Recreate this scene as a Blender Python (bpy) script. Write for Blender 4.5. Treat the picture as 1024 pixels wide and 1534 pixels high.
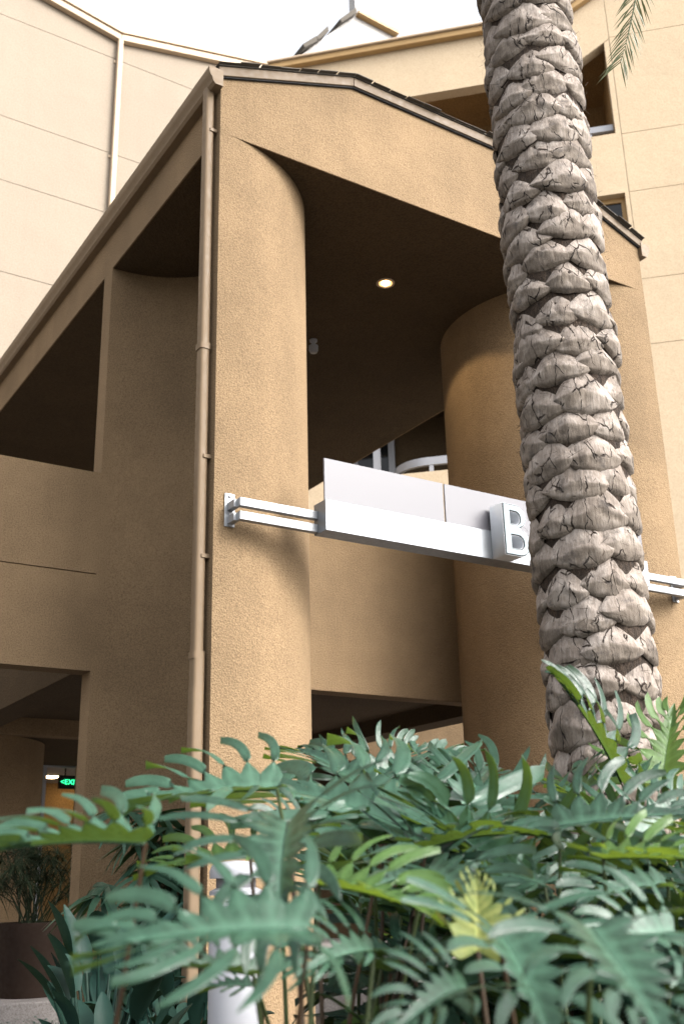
import bpy, bmesh, math, random
from mathutils import Vector, Matrix, noise
R_ = math.radians
sc = bpy.context.scene
for o in list(bpy.data.objects): bpy.data.objects.remove(o)
COL = sc.collection

# ------------------------------------------------------------------ camera
cam_d = bpy.data.cameras.new('camera'); cam = bpy.data.objects.new('camera', cam_d); COL.objects.link(cam)
cam_d.sensor_fit = 'VERTICAL'; cam_d.sensor_height = 36.0; cam_d.lens = 36.0*1604.1/1534.0
cam_d.clip_start = 0.05; cam_d.clip_end = 2000
cam.matrix_world = Matrix.Translation((0, 0, 1.0)) @ Matrix.Rotation(R_(-33.058), 4, 'Z') @ Matrix.Rotation(R_(90+19.187), 4, 'X') @ Matrix.Rotation(R_(-1.409), 4, 'Z')
cam_d.dof.use_dof = True; cam_d.dof.focus_distance = 5.0; cam_d.dof.aperture_fstop = 3.8
sc.camera = cam

# ------------------------------------------------------------------ sky, sun, exposure
SUN_AZ, SUN_EL = R_(150), R_(38)            # azimuth clockwise from +Y
w = bpy.data.worlds.new('World'); sc.world = w; w.use_nodes = True
nt = w.node_tree; bg = nt.nodes['Background']
sky = nt.nodes.new('ShaderNodeTexSky'); sky.sky_type = 'NISHITA'; sky.sun_disc = False
sky.sun_elevation = SUN_EL; sky.sun_rotation = SUN_AZ; sky.dust_density = 6.0; sky.air_density = 1.0; sky.ozone_density = 1.0
hs = nt.nodes.new('ShaderNodeHueSaturation'); hs.inputs['Saturation'].default_value = 0.22   # thin bright overcast: nearly white
nt.links.new(sky.outputs[0], hs.inputs['Color']); nt.links.new(hs.outputs[0], bg.inputs['Color']); bg.inputs['Strength'].default_value = 0.15
sun_d = bpy.data.lights.new('sun', 'SUN'); sun = bpy.data.objects.new('sun', sun_d); COL.objects.link(sun)
sun_d.energy = 0.5; sun_d.angle = R_(18); sun_d.color = (1.0, 0.95, 0.88)
sdir = Vector((math.sin(SUN_AZ)*math.cos(SUN_EL), math.cos(SUN_AZ)*math.cos(SUN_EL), math.sin(SUN_EL)))
sun.rotation_euler = sdir.to_track_quat('Z', 'Y').to_euler(); sun.location = (0, -10, 20)
vs = sc.view_settings; vs.view_transform = 'Standard'; vs.look = 'None'; vs.exposure = 2.1; vs.gamma = 1.0; vs.use_curve_mapping = False

# ------------------------------------------------------------------ materials
def ramp(nt, fac, stops):
    r = nt.nodes.new('ShaderNodeValToRGB'); e = r.color_ramp.elements
    while len(e) < len(stops): e.new(0.5)
    for i, (p, c) in enumerate(stops): e[i].position = p; e[i].color = (*c, 1)
    nt.links.new(fac, r.inputs[0]); return r.outputs[0]
def noise_n(nt, vec, scale, detail=3, rough=.55, dist=0.0):
    n = nt.nodes.new('ShaderNodeTexNoise'); n.inputs['Scale'].default_value = scale; n.inputs['Detail'].default_value = detail
    n.inputs['Roughness'].default_value = rough; n.inputs['Distortion'].default_value = dist
    if vec is not None: nt.links.new(vec, n.inputs['Vector'])
    return n.outputs[0]
def mapping(nt, vec, scale):
    m = nt.nodes.new('ShaderNodeMapping'); m.inputs['Scale'].default_value = scale; nt.links.new(vec, m.inputs['Vector']); return m.outputs[0]
def mixc(nt, fac, a, b, mode='MIX'):
    m = nt.nodes.new('ShaderNodeMix'); m.data_type = 'RGBA'; m.blend_type = mode
    for k, v in ((0, fac), (6, a), (7, b)):
        if isinstance(v, (int, float)): m.inputs[k].default_value = v
        elif isinstance(v, tuple): m.inputs[k].default_value = (*v, 1)
        else: nt.links.new(v, m.inputs[k])
    return m.outputs[2]
def math_n(nt, op, a, b=None):
    m = nt.nodes.new('ShaderNodeMath'); m.operation = op
    for k, v in ((0, a), (1, b)):
        if v is None: continue
        if isinstance(v, (int, float)): m.inputs[k].default_value = v
        else: nt.links.new(v, m.inputs[k])
    return m.outputs[0]
def bump(nt, bsdf, h, strength, dist, prev=None):
    b = nt.nodes.new('ShaderNodeBump'); b.inputs['Strength'].default_value = strength; b.inputs['Distance'].default_value = dist
    nt.links.new(h, b.inputs['Height'])
    if prev is not None: nt.links.new(prev, b.inputs['Normal'])
    if bsdf is not None: nt.links.new(b.outputs[0], bsdf.inputs['Normal'])
    return b.outputs[0]
def new_mat(name, rough=.8, metal=0.0, color=(.5, .5, .5), spec=.5):
    m = bpy.data.materials.new(name); m.use_nodes = True; b = m.node_tree.nodes['Principled BSDF']
    b.inputs['Base Color'].default_value = (*color, 1); b.inputs['Roughness'].default_value = rough; b.inputs['Metallic'].default_value = metal
    b.inputs['Specular IOR Level'].default_value = spec
    return m, m.node_tree, b
def pos(nt): return nt.nodes.new('ShaderNodeNewGeometry').outputs['Position']
def objc(nt): return nt.nodes.new('ShaderNodeTexCoord').outputs['Object']

def stucco(name, col, grain=95, gd=.008, gs=.65, var=.10, streak=.12, spk=.62):
    m, nt, b = new_mat(name, .92, spec=.2)
    P = pos(nt)
    big = noise_n(nt, P, 1.1, 6, .66)
    st = noise_n(nt, mapping(nt, P, (3.5, 3.5, .25)), 1.0, 4, .6)
    fine = noise_n(nt, P, grain*1.2, 2, .6)
    d = tuple(c*(1-var*1.6) for c in col); l = tuple(min(1, c*(1+var)) for c in col)
    c1 = ramp(nt, big, [(.3, d), (.7, l)])
    c2 = mixc(nt, math_n(nt, 'MULTIPLY', ramp(nt, st, [(.48, (0, 0, 0)), (.75, (1, 1, 1))]), streak), c1, tuple(c*.55 for c in col))
    c3 = mixc(nt, 1.0, c2, ramp(nt, fine, [(.32, (spk, spk*.97, spk*.94)), (.60, (1, 1, 1))]), 'MULTIPLY')
    nt.links.new(c3, b.inputs['Base Color'])
    v = nt.nodes.new('ShaderNodeTexVoronoi'); v.inputs['Scale'].default_value = grain; nt.links.new(P, v.inputs['Vector'])
    h = math_n(nt, 'ADD', math_n(nt, 'MULTIPLY', v.outputs[0], .7), noise_n(nt, P, grain*.6, 4, .7))
    n1 = bump(nt, None, noise_n(nt, P, 3.0, 3), .25, .03)
    bump(nt, b, h, gs, gd, n1)
    return m
M = {}
M['stucco'] = stucco('brown_stucco', (.213, .147, .084), var=.15, streak=.26)
M['soffit_shade'] = stucco('shaded_soffit_stucco', (.066, .044, .023), grain=60)  # brown stucco darkened: shade under the ceiling is put into the colour
M['pink'] = stucco('pale_pink_stucco', (.225, .190, .150), grain=40, gd=.004, gs=.2, var=.03, streak=.10, spk=.88)
M['cream'] = stucco('cream_yellow_stucco', (.46, .366, .252), grain=40, gd=.004, gs=.2, var=.03, streak=.08, spk=.88)
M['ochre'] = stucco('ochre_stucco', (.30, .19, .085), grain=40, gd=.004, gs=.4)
M['white_wall'] = stucco('white_wall', (.40, .39, .38), grain=40, gd=.003, gs=.3, var=.02, streak=.04)
def paint(name, col, rough=.45, metal=0.0, dirt=.15, sc_=6.0):
    m, nt, b = new_mat(name, rough, metal, spec=.5 if metal else .18)
    P = pos(nt); n = noise_n(nt, P, sc_, 5, .65)
    c = mixc(nt, math_n(nt, 'MULTIPLY', ramp(nt, n, [(.45, (0, 0, 0)), (.72, (1, 1, 1))]), dirt), col, tuple(x*.4 for x in col))
    nt.links.new(c, b.inputs['Base Color'])
    nt.links.new(ramp(nt, noise_n(nt, P, 30, 3), [(.3, (rough*.8,)*3), (.7, (min(1, rough*1.25),)*3)]), b.inputs['Roughness'])
    return m
M['tan'] = paint('tan_painted_metal', (.150, .106, .065), .5)
M['trim'] = paint('tan_trim_board', (.118, .086, .057), .6)
M['cream_paint'] = paint('cream_painted_metal', (.40, .31, .22), .5)
M['yellow_paint'] = paint('ochre_painted_metal', (.34, .22, .10), .5)
M['shingle'] = paint('dark_green_grey_shingle', (.075, .066, .055), .85)
M['silver'] = paint('brushed_silver_paint', (.205, .218, .232), .36, .5, .18, 4)
M['galv'] = paint('galvanised_steel', (.26, .27, .285), .42, .5, .2, 12)
M['white_face'] = paint('white_letter_face', (.205, .25, .27), .4, 0, .05)
M['white_metal'] = paint('white_painted_metal', (.26, .265, .285), .4, 0, .12)
M['bolt'] = paint('steel_bolt', (.35, .35, .36), .4, .8)
M['dark'] = paint('dark_gap', (.02, .02, .02), .9)
M['concrete'] = stucco('pale_concrete', (.24, .22, .21), grain=90, gd=.002, gs=.4, var=.08)
M['pot'] = paint('brown_glazed_pot', (.017, .009, .0055), .75, 0, .3, 5)
def frosted():
    m, nt, b = new_mat('frosted_acrylic', .35, color=(.15, .147, .163))
    t = nt.nodes.new('ShaderNodeBsdfTranslucent'); t.inputs[0].default_value = (.24, .235, .265, 1)
    mx = nt.nodes.new('ShaderNodeMixShader'); mx.inputs[0].default_value = .35
    nt.links.new(b.outputs[0], mx.inputs[1]); nt.links.new(t.outputs[0], mx.inputs[2])
    nt.links.new(mx.outputs[0], nt.nodes['Material Output'].inputs[0]); return m
M['frost'] = frosted()
def glass():
    m, nt, b = new_mat('dark_window_glass', .06, color=(.008, .009, .010), spec=.25); return m
M['glass'] = glass()
def emit(name, col, s):
    m, nt, b = new_mat(name, .5, color=col); b.inputs['Emission Color'].default_value = (*col, 1); b.inputs['Emission Strength'].default_value = s; return m
M['lamp'] = emit('lit_lamp_lens', (1.0, .80, .50), 9.0)
M['lamp_rim'] = emit('lit_lamp_reflector', (1.0, .55, .18), .55)
M['tube'] = emit('lit_corridor_lamp', (1.0, .72, .38), 5.0)
M['green'] = emit('lit_green_letters', (.03, .85, .30), .9)
def soil():
    m, nt, b = new_mat('soil', .95); P = pos(nt)
    nt.links.new(ramp(nt, noise_n(nt, P, 14, 6, .7), [(.35, (.018, .012, .008)), (.7, (.07, .05, .035))]), b.inputs['Base Color'])
    bump(nt, b, noise_n(nt, P, 25, 5, .7), 1, .04); return m
M['soil'] = soil()
def paving():
    m, nt, b = new_mat('paving', .9); P = pos(nt)
    nt.links.new(ramp(nt, noise_n(nt, P, 3, 6, .7), [(.35, (.075, .07, .062)), (.7, (.13, .12, .105))]), b.inputs['Base Color'])
    bump(nt, b, noise_n(nt, P, 60, 4, .7), .5, .01); return m
M['paving'] = paving()
def leaf(name, dark, light, trans, tw=.3, rough=.38, spec=.5):
    m, nt, b = new_mat(name, rough, spec=spec)
    O = objc(nt); rnd = nt.nodes.new('ShaderNodeObjectInfo').outputs['Random']
    n = noise_n(nt, O, 9, 4, .6); f = math_n(nt, 'ADD', math_n(nt, 'MULTIPLY', n, .7), math_n(nt, 'MULTIPLY', rnd, .35))
    c = ramp(nt, f, [(.25, dark), (.75, light)])
    vn = nt.nodes.new('ShaderNodeAttribute'); vn.attribute_name = 'vein'
    c = mixc(nt, math_n(nt, 'MULTIPLY', vn.outputs['Fac'], .40), c, tuple(min(1, x*2.6+.02) for x in light))
    nt.links.new(c, b.inputs['Base Color'])
    nt.links.new(ramp(nt, noise_n(nt, O, 22, 3), [(.3, (rough*.75,)*3), (.75, (min(1, rough*1.4),)*3)]), b.inputs['Roughness'])
    bump(nt, b, noise_n(nt, O, 40, 3), .25, .004)
    t = nt.nodes.new('ShaderNodeBsdfTranslucent'); nt.links.new(mixc(nt, .25, trans, c), t.inputs[0])
    mx = nt.nodes.new('ShaderNodeMixShader'); mx.inputs[0].default_value = tw
    nt.links.new(b.outputs[0], mx.inputs[1]); nt.links.new(t.outputs[0], mx.inputs[2])
    nt.links.new(mx.outputs[0], nt.nodes['Material Output'].inputs[0]); return m
M['philo'] = leaf('split_leaf', (.006, .022, .013), (.032, .080, .050), (.15, .23, .012), .22, .34, .34)
M['philo_young'] = leaf('young_split_leaf', (.020, .055, .012), (.065, .125, .030), (.20, .28, .02), .28, .36, .3)
M['philo_shade'] = leaf('shaded_split_leaf', (.003, .011, .007), (.009, .028, .018), (.07, .11, .01), .15, .40, .2)  # darker copy of split_leaf, shade of the leaf gaps painted in
M['yellowleaf'] = leaf('yellowing_leaf', (.06, .10, .025), (.20, .20, .06), (.25, .24, .04), .3, .5, .2)
M['rhapis'] = leaf('fan_palm_leaf', (.018, .055, .035), (.04, .095, .06), (.08, .14, .02), .2, .36, .28)
M['strel'] = leaf('paddle_leaf', (.012, .035, .028), (.011, .028, .020), (.03, .06, .015), .08, .45, .12)
M['papyrus'] = leaf('sedge_leaf', (.006, .012, .006), (.018, .030, .013), (.04, .05, .01), .15, .6, .2)
M['frond'] = leaf('palm_leaflet', (.05, .065, .03), (.075, .09, .04), (.15, .16, .04), .22, .45, .2)
M['cover'] = leaf('ground_cover_leaf', (.02, .06, .045), (.06, .13, .10), (.1, .15, .03), .2, .35)
M['petiole'] = paint('leaf_stalk', (.030, .044, .014), .45, 0, .8, 5)
M['petiole_r'] = paint('reddish_leaf_stalk', (.030, .018, .009), .45, 0, .5, 5)
M['cane'] = paint('brown_cane', (.07, .05, .03), .8)
def bark(name, scale_mode):
    m, nt, b = new_mat(name, .88, spec=.25)
    O = objc(nt); P = pos(nt)
    if scale_mode:
        oi = nt.nodes.new('ShaderNodeObjectInfo').outputs['Random']
        off = nt.nodes.new('ShaderNodeVectorMath'); off.operation = 'ADD'; nt.links.new(O, off.inputs[0])
        cb = nt.nodes.new('ShaderNodeCombineXYZ'); k = math_n(nt, 'MULTIPLY', oi, 37.0)
        for i in range(3): nt.links.new(k, cb.inputs[i])
        nt.links.new(cb.outputs[0], off.inputs[1]); V = off.outputs[0]
        n1 = noise_n(nt, V, 9, 6, .65, .4)
        fib = noise_n(nt, mapping(nt, V, (110, 110, 14)), 1.0, 4, .65)
        base = ramp(nt, n1, [(.25, (.045, .036, .028)), (.5, (.150, .125, .102)), (.72, (.285, .252, .222))])
        atn = nt.nodes.new('ShaderNodeAttribute'); atn.attribute_name = 'lit_facet'  # painted top light: upper facets paler, lower facets darker
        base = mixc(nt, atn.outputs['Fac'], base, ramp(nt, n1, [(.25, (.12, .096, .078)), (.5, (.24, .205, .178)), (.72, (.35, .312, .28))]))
        base = mixc(nt, .60, base, ramp(nt, fib, [(.3, (.34, .29, .25)), (.66, (1, 1, 1))]), 'MULTIPLY')
        nz = nt.nodes.new('ShaderNodeTexNoise'); nz.inputs['Scale'].default_value = 22; nz.inputs['Detail'].default_value = 3; nt.links.new(V, nz.inputs['Vector'])
        sclv = nt.nodes.new('ShaderNodeVectorMath'); sclv.operation = 'SCALE'; sclv.inputs['Scale'].default_value = .035; nt.links.new(nz.outputs[1], sclv.inputs[0])
        wv = nt.nodes.new('ShaderNodeVectorMath'); wv.operation = 'ADD'; nt.links.new(V, wv.inputs[0]); nt.links.new(sclv.outputs[0], wv.inputs[1])
        vo = nt.nodes.new('ShaderNodeTexVoronoi'); vo.feature = 'DISTANCE_TO_EDGE'; vo.inputs['Scale'].default_value = 1.0; nt.links.new(mapping(nt, wv.outputs[0], (17, 6, 6)), vo.inputs['Vector'])
        gate = ramp(nt, noise_n(nt, V, 15, 2), [(.46, (0, 0, 0)), (.56, (1, 1, 1))])
        line = math_n(nt, 'MULTIPLY', ramp(nt, vo.outputs[0], [(.008, (1, 1, 1)), (.030, (0, 0, 0))]), gate)
        cr = math_n(nt, 'SUBTRACT', 1.0, line)
        base = mixc(nt, 1.0, base, ramp(nt, cr, [(0, (.10, .07, .05)), (1, (1, 1, 1))]), 'MULTIPLY')
        # weathered dark patches
        pt = noise_n(nt, V, 16, 5, .7)
        base = mixc(nt, ramp(nt, pt, [(.55, (0, 0, 0)), (.68, (.75, .75, .75))]), base, (.055, .047, .042))
        nt.links.new(base, b.inputs['Base Color'])
        h = math_n(nt, 'ADD', math_n(nt, 'MULTIPLY', fib, .35), math_n(nt, 'ADD', cr, math_n(nt, 'MULTIPLY', n1, .6)))
        bump(nt, b, h, 1.0, .010)
    else:
        fib = noise_n(nt, mapping(nt, P, (60, 60, 20)), 1.0, 5, .7)
        nt.links.new(ramp(nt, fib, [(.3, (.010, .007, .005)), (.7, (.062, .042, .029))]), b.inputs['Base Color'])
        bump(nt, b, fib, 1.0, .03)
    return m
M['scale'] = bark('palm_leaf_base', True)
M['fibre'] = bark('palm_fibre', False)

# ------------------------------------------------------------------ builders
def link(name, me, mat, parent=None):
    o = bpy.data.objects.new(name, me); COL.objects.link(o)
    if mat is not None and not me.materials: me.materials.append(M[mat] if isinstance(mat, str) else mat)
    if parent is not None: o.parent = parent
    return o
def tag(o, label, cat, group=None):
    o['label'] = label; o['category'] = cat
    if group: o['group'] = group
    return o
def thing(name, label, cat, loc=(0, 0, 0), rz=0.0, group=None):
    o = bpy.data.objects.new(name, None); COL.objects.link(o); o.location = loc; o.rotation_euler = (0, 0, rz); o.empty_display_size = .2
    return tag(o, label, cat, group)
class MB:
    def __init__(s, org=(0, 0, 0)): s.v = []; s.f = []; s.o = Vector(org)
    def add(s, vs, fs):
        k = len(s.v); s.v += [Vector(p)-s.o for p in vs]; s.f += [tuple(i+k for i in f) for f in fs]; return s
    def box(s, x0, x1, y0, y1, z0, z1):
        return s.add([(x0,y0,z0),(x1,y0,z0),(x1,y1,z0),(x0,y1,z0),(x0,y0,z1),(x1,y0,z1),(x1,y1,z1),(x0,y1,z1)],
                     [(0,3,2,1),(4,5,6,7),(0,1,5,4),(1,2,6,5),(2,3,7,6),(3,0,4,7)])
    def prism_z(s, pts, z0, z1):
        n = len(pts)
        return s.add([(x,y,z0) for x,y in pts]+[(x,y,z1) for x,y in pts],
                     [tuple(range(n-1,-1,-1)), tuple(range(n,2*n))]+[(i,(i+1)%n,n+(i+1)%n,n+i) for i in range(n)])
    def prism_y(s, pts, y0, y1):      # pts in (x,z)
        n = len(pts)
        return s.add([(x,y0,z) for x,z in pts]+[(x,y1,z) for x,z in pts],
                     [tuple(range(n)), tuple(range(2*n-1,n-1,-1))]+[(i,n+i,n+(i+1)%n,(i+1)%n) for i in range(n)])
    def tube(s, path, rad, seg=8, cap=True):
        path = [Vector(p) for p in path]; n = len(path); rr = rad if isinstance(rad, (list, tuple)) else [rad]*n
        ref = Vector((0, 0, 1)); vs = []
        for i, p in enumerate(path):
            t = (path[min(i+1, n-1)]-path[max(i-1, 0)]).normalized()
            a = t.cross(ref if abs(t.z) < .95 else Vector((1, 0, 0))).normalized(); b_ = t.cross(a)
            vs += [p+(a*math.cos(2*math.pi*k/seg)+b_*math.sin(2*math.pi*k/seg))*rr[i] for k in range(seg)]
        fs = [(i*seg+k, i*seg+(k+1) % seg, (i+1)*seg+(k+1) % seg, (i+1)*seg+k) for i in range(n-1) for k in range(seg)]
        if cap: fs += [tuple(range(seg-1, -1, -1)), tuple((n-1)*seg+k for k in range(seg))]
        return s.add(vs, fs)
    def lathe(s, prof, c=(0, 0), seg=32):     # prof (r,z)
        vs = [(c[0]+r*math.cos(2*math.pi*k/seg), c[1]+r*math.sin(2*math.pi*k/seg), z) for r, z in prof for k in range(seg)]
        n = len(prof)
        return s.add(vs, [(i*seg+k, i*seg+(k+1) % seg, (i+1)*seg+(k+1) % seg, (i+1)*seg+k) for i in range(n-1) for k in range(seg)]
                     + [tuple(range(seg-1, -1, -1)), tuple((n-1)*seg+k for k in range(seg))])
    def mesh(s, name='m', smooth=None, bevel=0.0):
        me = bpy.data.meshes.new(name); me.from_pydata([tuple(v) for v in s.v], [], s.f); me.validate()
        bm = bmesh.new(); bm.from_mesh(me); bmesh.ops.recalc_face_normals(bm, faces=bm.faces)
        if bevel: bmesh.ops.bevel(bm, geom=[e for e in bm.edges if len(e.link_faces) == 2 and e.calc_face_angle(0) > .5], offset=bevel, segments=2, affect='EDGES', profile=.5)
        bm.to_mesh(me); bm.free()
        if smooth is not None:
            for p in me.polygons: p.use_smooth = True
            me.set_sharp_from_angle(angle=R_(smooth))
        return me
    def build(s, name, mat, parent=None, smooth=None, bevel=0.0):
        me = s.mesh(name, smooth, bevel); o = link(name, me, mat, None)
        o.location = s.o
        if parent is not None:
            o.parent = parent; o.matrix_parent_inverse = Matrix()
            if parent.parent is not None:      # sub-part: its parent may sit anywhere; keep coordinates of the thing
                o.location = s.o - parent.location
        return o
def at(parent):     # MB whose coordinates are world, for an unrotated thing
    return parent.location
def part(parent, name, mat, fn, smooth=None, bevel=0.0):
    """fn(mb) adds world-coordinate shapes; the mesh is stored relative to the (unrotated) thing."""
    mb = MB(parent.location); fn(mb)
    me = mb.mesh(name, smooth, bevel); o = link(name, me, mat, parent); return o
def subpart(thing_, parent, name, mat, fn, smooth=None, bevel=0.0):
    mb = MB(thing_.location + (parent.location if parent is not thing_ else Vector())); fn(mb)
    return link(name, mb.mesh(name, smooth, bevel), mat, parent)
def text_mesh(txt, size):
    c = bpy.data.curves.new('t', 'FONT'); c.body = txt; c.size = size; c.extrude = .003; c.offset = -.0006
    o = bpy.data.objects.new('t', c); COL.objects.link(o); bpy.context.view_layer.update()
    me = bpy.data.meshes.new_from_object(o.evaluated_get(bpy.context.evaluated_depsgraph_get())); bpy.data.objects.remove(o); return me
def structure(name, mat, fn, smooth=None, bevel=0.0):
    mb = MB(); fn(mb); o = link(name, mb.mesh(name, smooth, bevel), mat); o['kind'] = 'structure'; return o

# ================================================================== SETTING
structure('ground', 'paving', lambda m: m.add([(-400,-400,-.02),(400,-400,-.02),(400,400,-.02),(-400,400,-.02)], [(0,1,2,3)]))
def bed(m):
    N = 40; vs = []; 
    for j in range(N+1):
        for i in range(N+1):
            x = -1.2+i*8.2/N; y = .9+j*7.1/N
            e = min(i, N-i, j, N-j)
            vs.append((x, y, (-.1 if e == 0 else .03+.05*noise.noise(Vector((x*1.7, y*1.7, 0))))))
    m.add(vs, [(j*(N+1)+i, j*(N+1)+i+1, (j+1)*(N+1)+i+1, (j+1)*(N+1)+i) for j in range(N) for i in range(N)])
structure('planting_bed', 'soil', bed, 60)
structure('porch_floor', 'concrete', lambda m: m.box(-3, 9.0, 8.06, 20, -.1, .28), None, .012)

# ================================================================== ENTRANCE PORCH
XL, XR, YF, YW, TH = 2.5, 6.4, 5.165, 7.035, .17
ZS = 5.59
porch = thing('entrance_porch', 'brown stucco entrance porch with rounded columns and truncated gable roof', 'building', (4.45, 6.2, 0))
prof = [(2.5, 6.03), (3.53, 6.395), (5.37, 6.395), (6.4, 6.03)]
def wall_sheet(m, pts, y0, y1): m.prism_y(pts, y0, y1)
part(porch, 'gable_wall', 'stucco', lambda m: m.prism_y([(XL, ZS), (XR, ZS)]+prof[::-1], YF, YF+.0115), None, .003)
part(porch, 'ceiling', 'soffit_shade', lambda m: m.box(XL+.012, XR-.012, YF+.012, 12.35, ZS+.001, ZS+.12))
part(porch, 'side_beam', 'stucco', lambda m: m.box(XL, XL+.0115, YF+.012, 12.35, ZS, 6.0))
part(porch, 'side_beam', 'stucco', lambda m: m.box(XR-.0115, XR, YF+.012, 12.35, ZS, 6.0))
def shell(cx, cy, sgn, xe, RO=1.02, z0=0.0, z1=ZS):
    RI = RO-TH; N = 48; pts = [(xe, cy-RO)]
    pts += [(cx+sgn*RO*math.cos(a), cy+RO*math.sin(a)) for a in [-math.pi/2+math.pi*k/N for k in range(N+1)]]
    pts += [(xe, cy+RO), (xe, cy+RI)]
    pts += [(cx+sgn*RI*math.cos(a), cy+RI*math.sin(a)) for a in [math.pi/2-math.pi*k/N for k in range(N+1)]]
    pts += [(xe, cy-RI)]
    return lambda m: m.prism_z(pts, z0, z1)
part(porch, 'curved_column', 'stucco', shell(2.55, 6.185, 1, XL), 25)
part(porch, 'curved_column', 'stucco', shell(6.35, 6.185, -1, XR), 25)
part(porch, 'curved_column', 'stucco', shell(2.50, 11.33, 1, 2.45, z1=2.418), 25)
ZB, ZP = 2.42, 3.87
part(porch, 'parapet_wall', 'stucco', lambda m: m.box(3.0, 5.9, YW, YW+TH, ZB, ZP), None, .006)
part(porch, 'parapet_wall', 'stucco', lambda m: (m.box(.1, XL, YW, YW+TH, ZB, 3.104), m.box(.1, 2.49, YW+.02, YW+TH-.02, 3.104, 3.112), m.box(.1, XL, YW, YW+TH, 3.112, ZP)))
part(porch, 'pier', 'stucco', lambda m: m.box(-.2, .1, YW-.05, YW+TH+.05, 0, ZS))
part(porch, 'parapet_wall', 'stucco', lambda m: (m.box(2.72, 6.4, 10.31, 10.48, ZB, 2.745), m.box(2.72, 6.4, 10.33, 10.46, 2.745, 2.757), m.box(2.72, 6.4, 10.31, 10.48, 2.757, ZP)))
part(porch, 'floor_beam', 'soffit_shade', lambda m: m.box(2.42, 2.70, YW+TH+.002, 12.3, ZB, 3.4))
part(porch, 'floor_beam', 'soffit_shade', lambda m: m.box(6.22, 6.5, YW+TH+.002, 12.3, ZB, 2.8))
part(porch, 'floor_slab', 'soffit_shade', lambda m: m.box(2.70, 6.22, YW+TH+.002, 10.308, 2.58, 2.8))
part(porch, 'walkway_slab', 'soffit_shade', lambda m: m.box(.5, 6.2, 10.482, 12.99, 2.44, 2.60))
# roof
def roof(m):
    pr = [(2.47, 6.081), (3.54, 6.471), (5.36, 6.471), (6.43, 6.081)]
    up = [(x, z+.008) for x, z in pr]
    m.prism_y(pr+up[::-1], YF-.035, 12.45)
rf = part(porch, 'roof', 'shingle', roof)
def shingles(m):
    rnd = random.Random(4)
    segs = [((2.46, 6.107), (3.54, 6.497)), ((3.54, 6.497), (5.36, 6.497)), ((5.36, 6.497), (6.44, 6.107))]
    for (x0, z0), (x1, z1) in segs:
        L = math.hypot(x1-x0, z1-z0); n = int(L/.15)
        for row in range(3):
            for i in range(n):
                t0 = (i+rnd.uniform(.0, .06))/n; t1 = (i+1-rnd.uniform(.0, .06))/n
                y0 = YF-.05-rnd.uniform(0, .02)+row*.16; h = .001+rnd.random()*.006
                a = (x0+(x1-x0)*t0, z0+(z1-z0)*t0-.019); b = (x0+(x1-x0)*t1, z0+(z1-z0)*t1-.019)
                m.add([(a[0], y0, a[1]), (b[0], y0, b[1]), (b[0], y0+.2, b[1]), (a[0], y0+.2, a[1]),
                       (a[0], y0, a[1]+h), (b[0], y0, b[1]+h), (b[0], y0+.2, b[1]+.004), (a[0], y0+.2, a[1]+.004)],
                      [(0,3,2,1),(4,5,6,7),(0,1,5,4),(1,2,6,5),(2,3,7,6),(3,0,4,7)])
s_ = subpart(porch, rf, 'shingle_edge', 'shingle', shingles); s_['kind'] = 'stuff'
tt = [(2.47, 6.09-.012), (3.535, 6.468), (5.365, 6.468), (6.43, 6.078)]
for i in range(3):
    (x0, z0), (x1, z1) = tt[i], tt[i+1]
    part(porch, 'rake_trim', 'trim', lambda m: m.prism_y([(x0+.003, z0-.073), (x1, z1-.073), (x1, z1), (x0+.003, z0)], YF-.028, YF-.002), None, .004)
    part(porch, 'drip_edge', 'dark', lambda m: m.prism_y([(x0, z0-.083), (x1, z1-.083), (x1, z1-.075), (x0, z0-.075)], YF-.018, YF-.001))
# gutters (ogee profile run along the eaves)
og = [(0, 0), (-.055, 0), (-.072, .018), (-.078, .045), (-.092, .062), (-.100, .085), (-.100, .125), (-.094, .125), (-.094, .09), (0, .09)]
def gutter(xe, sgn): return lambda m: m.prism_y([(xe+sgn*-x_, 5.922+z_) for x_, z_ in og], YF-.03, 12.4)
for xe, sg in ((XL, -1), (XR, 1)):
    g = part(porch, 'gutter', 'tan', gutter(xe, sg), 30)
    subpart(porch, g, 'end_cap', 'tan', lambda m: m.prism_y([(xe+sg*-x_, 5.922+z_) for x_, z_ in og[:7]]+[(xe, 6.047)], YF-.036, YF-.0302))
# downpipe on the column's side
def sq_tube(m, path, w_, d_, r=.018):
    def ring(c):
        out = []
        for sx, sy, a0 in ((1, 1, 0), (-1, 1, 90), (-1, -1, 180), (1, -1, 270)):
            for k in range(4):
                a = R_(a0+30*k); out.append((c[0]+sx*(w_/2-r)+r*math.cos(a), c[1]+sy*(d_/2-r)+r*math.sin(a), c[2]))
        return out
    n = 16; vs = []; [vs.extend(ring(c)) for c in path]
    fs = [(i*n+k, i*n+(k+1) % n, (i+1)*n+(k+1) % n, (i+1)*n+k) for i in range(len(path)-1) for k in range(n)]
    m.add(vs, fs+[tuple(range(n-1, -1, -1)), tuple((len(path)-1)*n+k for k in range(n))])
pxx, pyy = 2.452, 5.245
dp = part(porch, 'downpipe', 'tan', lambda m: sq_tube(m, [(pxx, pyy, 5.95), (pxx, pyy, 2.16)], .062, .068), 35)
dp2 = part(porch, 'downpipe', 'tan', lambda m: sq_tube(m, [(pxx+.002, pyy-.002, 2.20), (pxx+.002, pyy-.004, 2.05), (pxx-.004, pyy-.01, 1.98), (pxx-.004, pyy-.012, .05)], .070, .076), 35)
for z in (4.06, 2.19):
    subpart(porch, dp, 'pipe_collar', 'tan', lambda m: sq_tube(m, [(pxx, pyy, z+.02), (pxx, pyy, z-.02)], .074, .08), 35)
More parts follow.
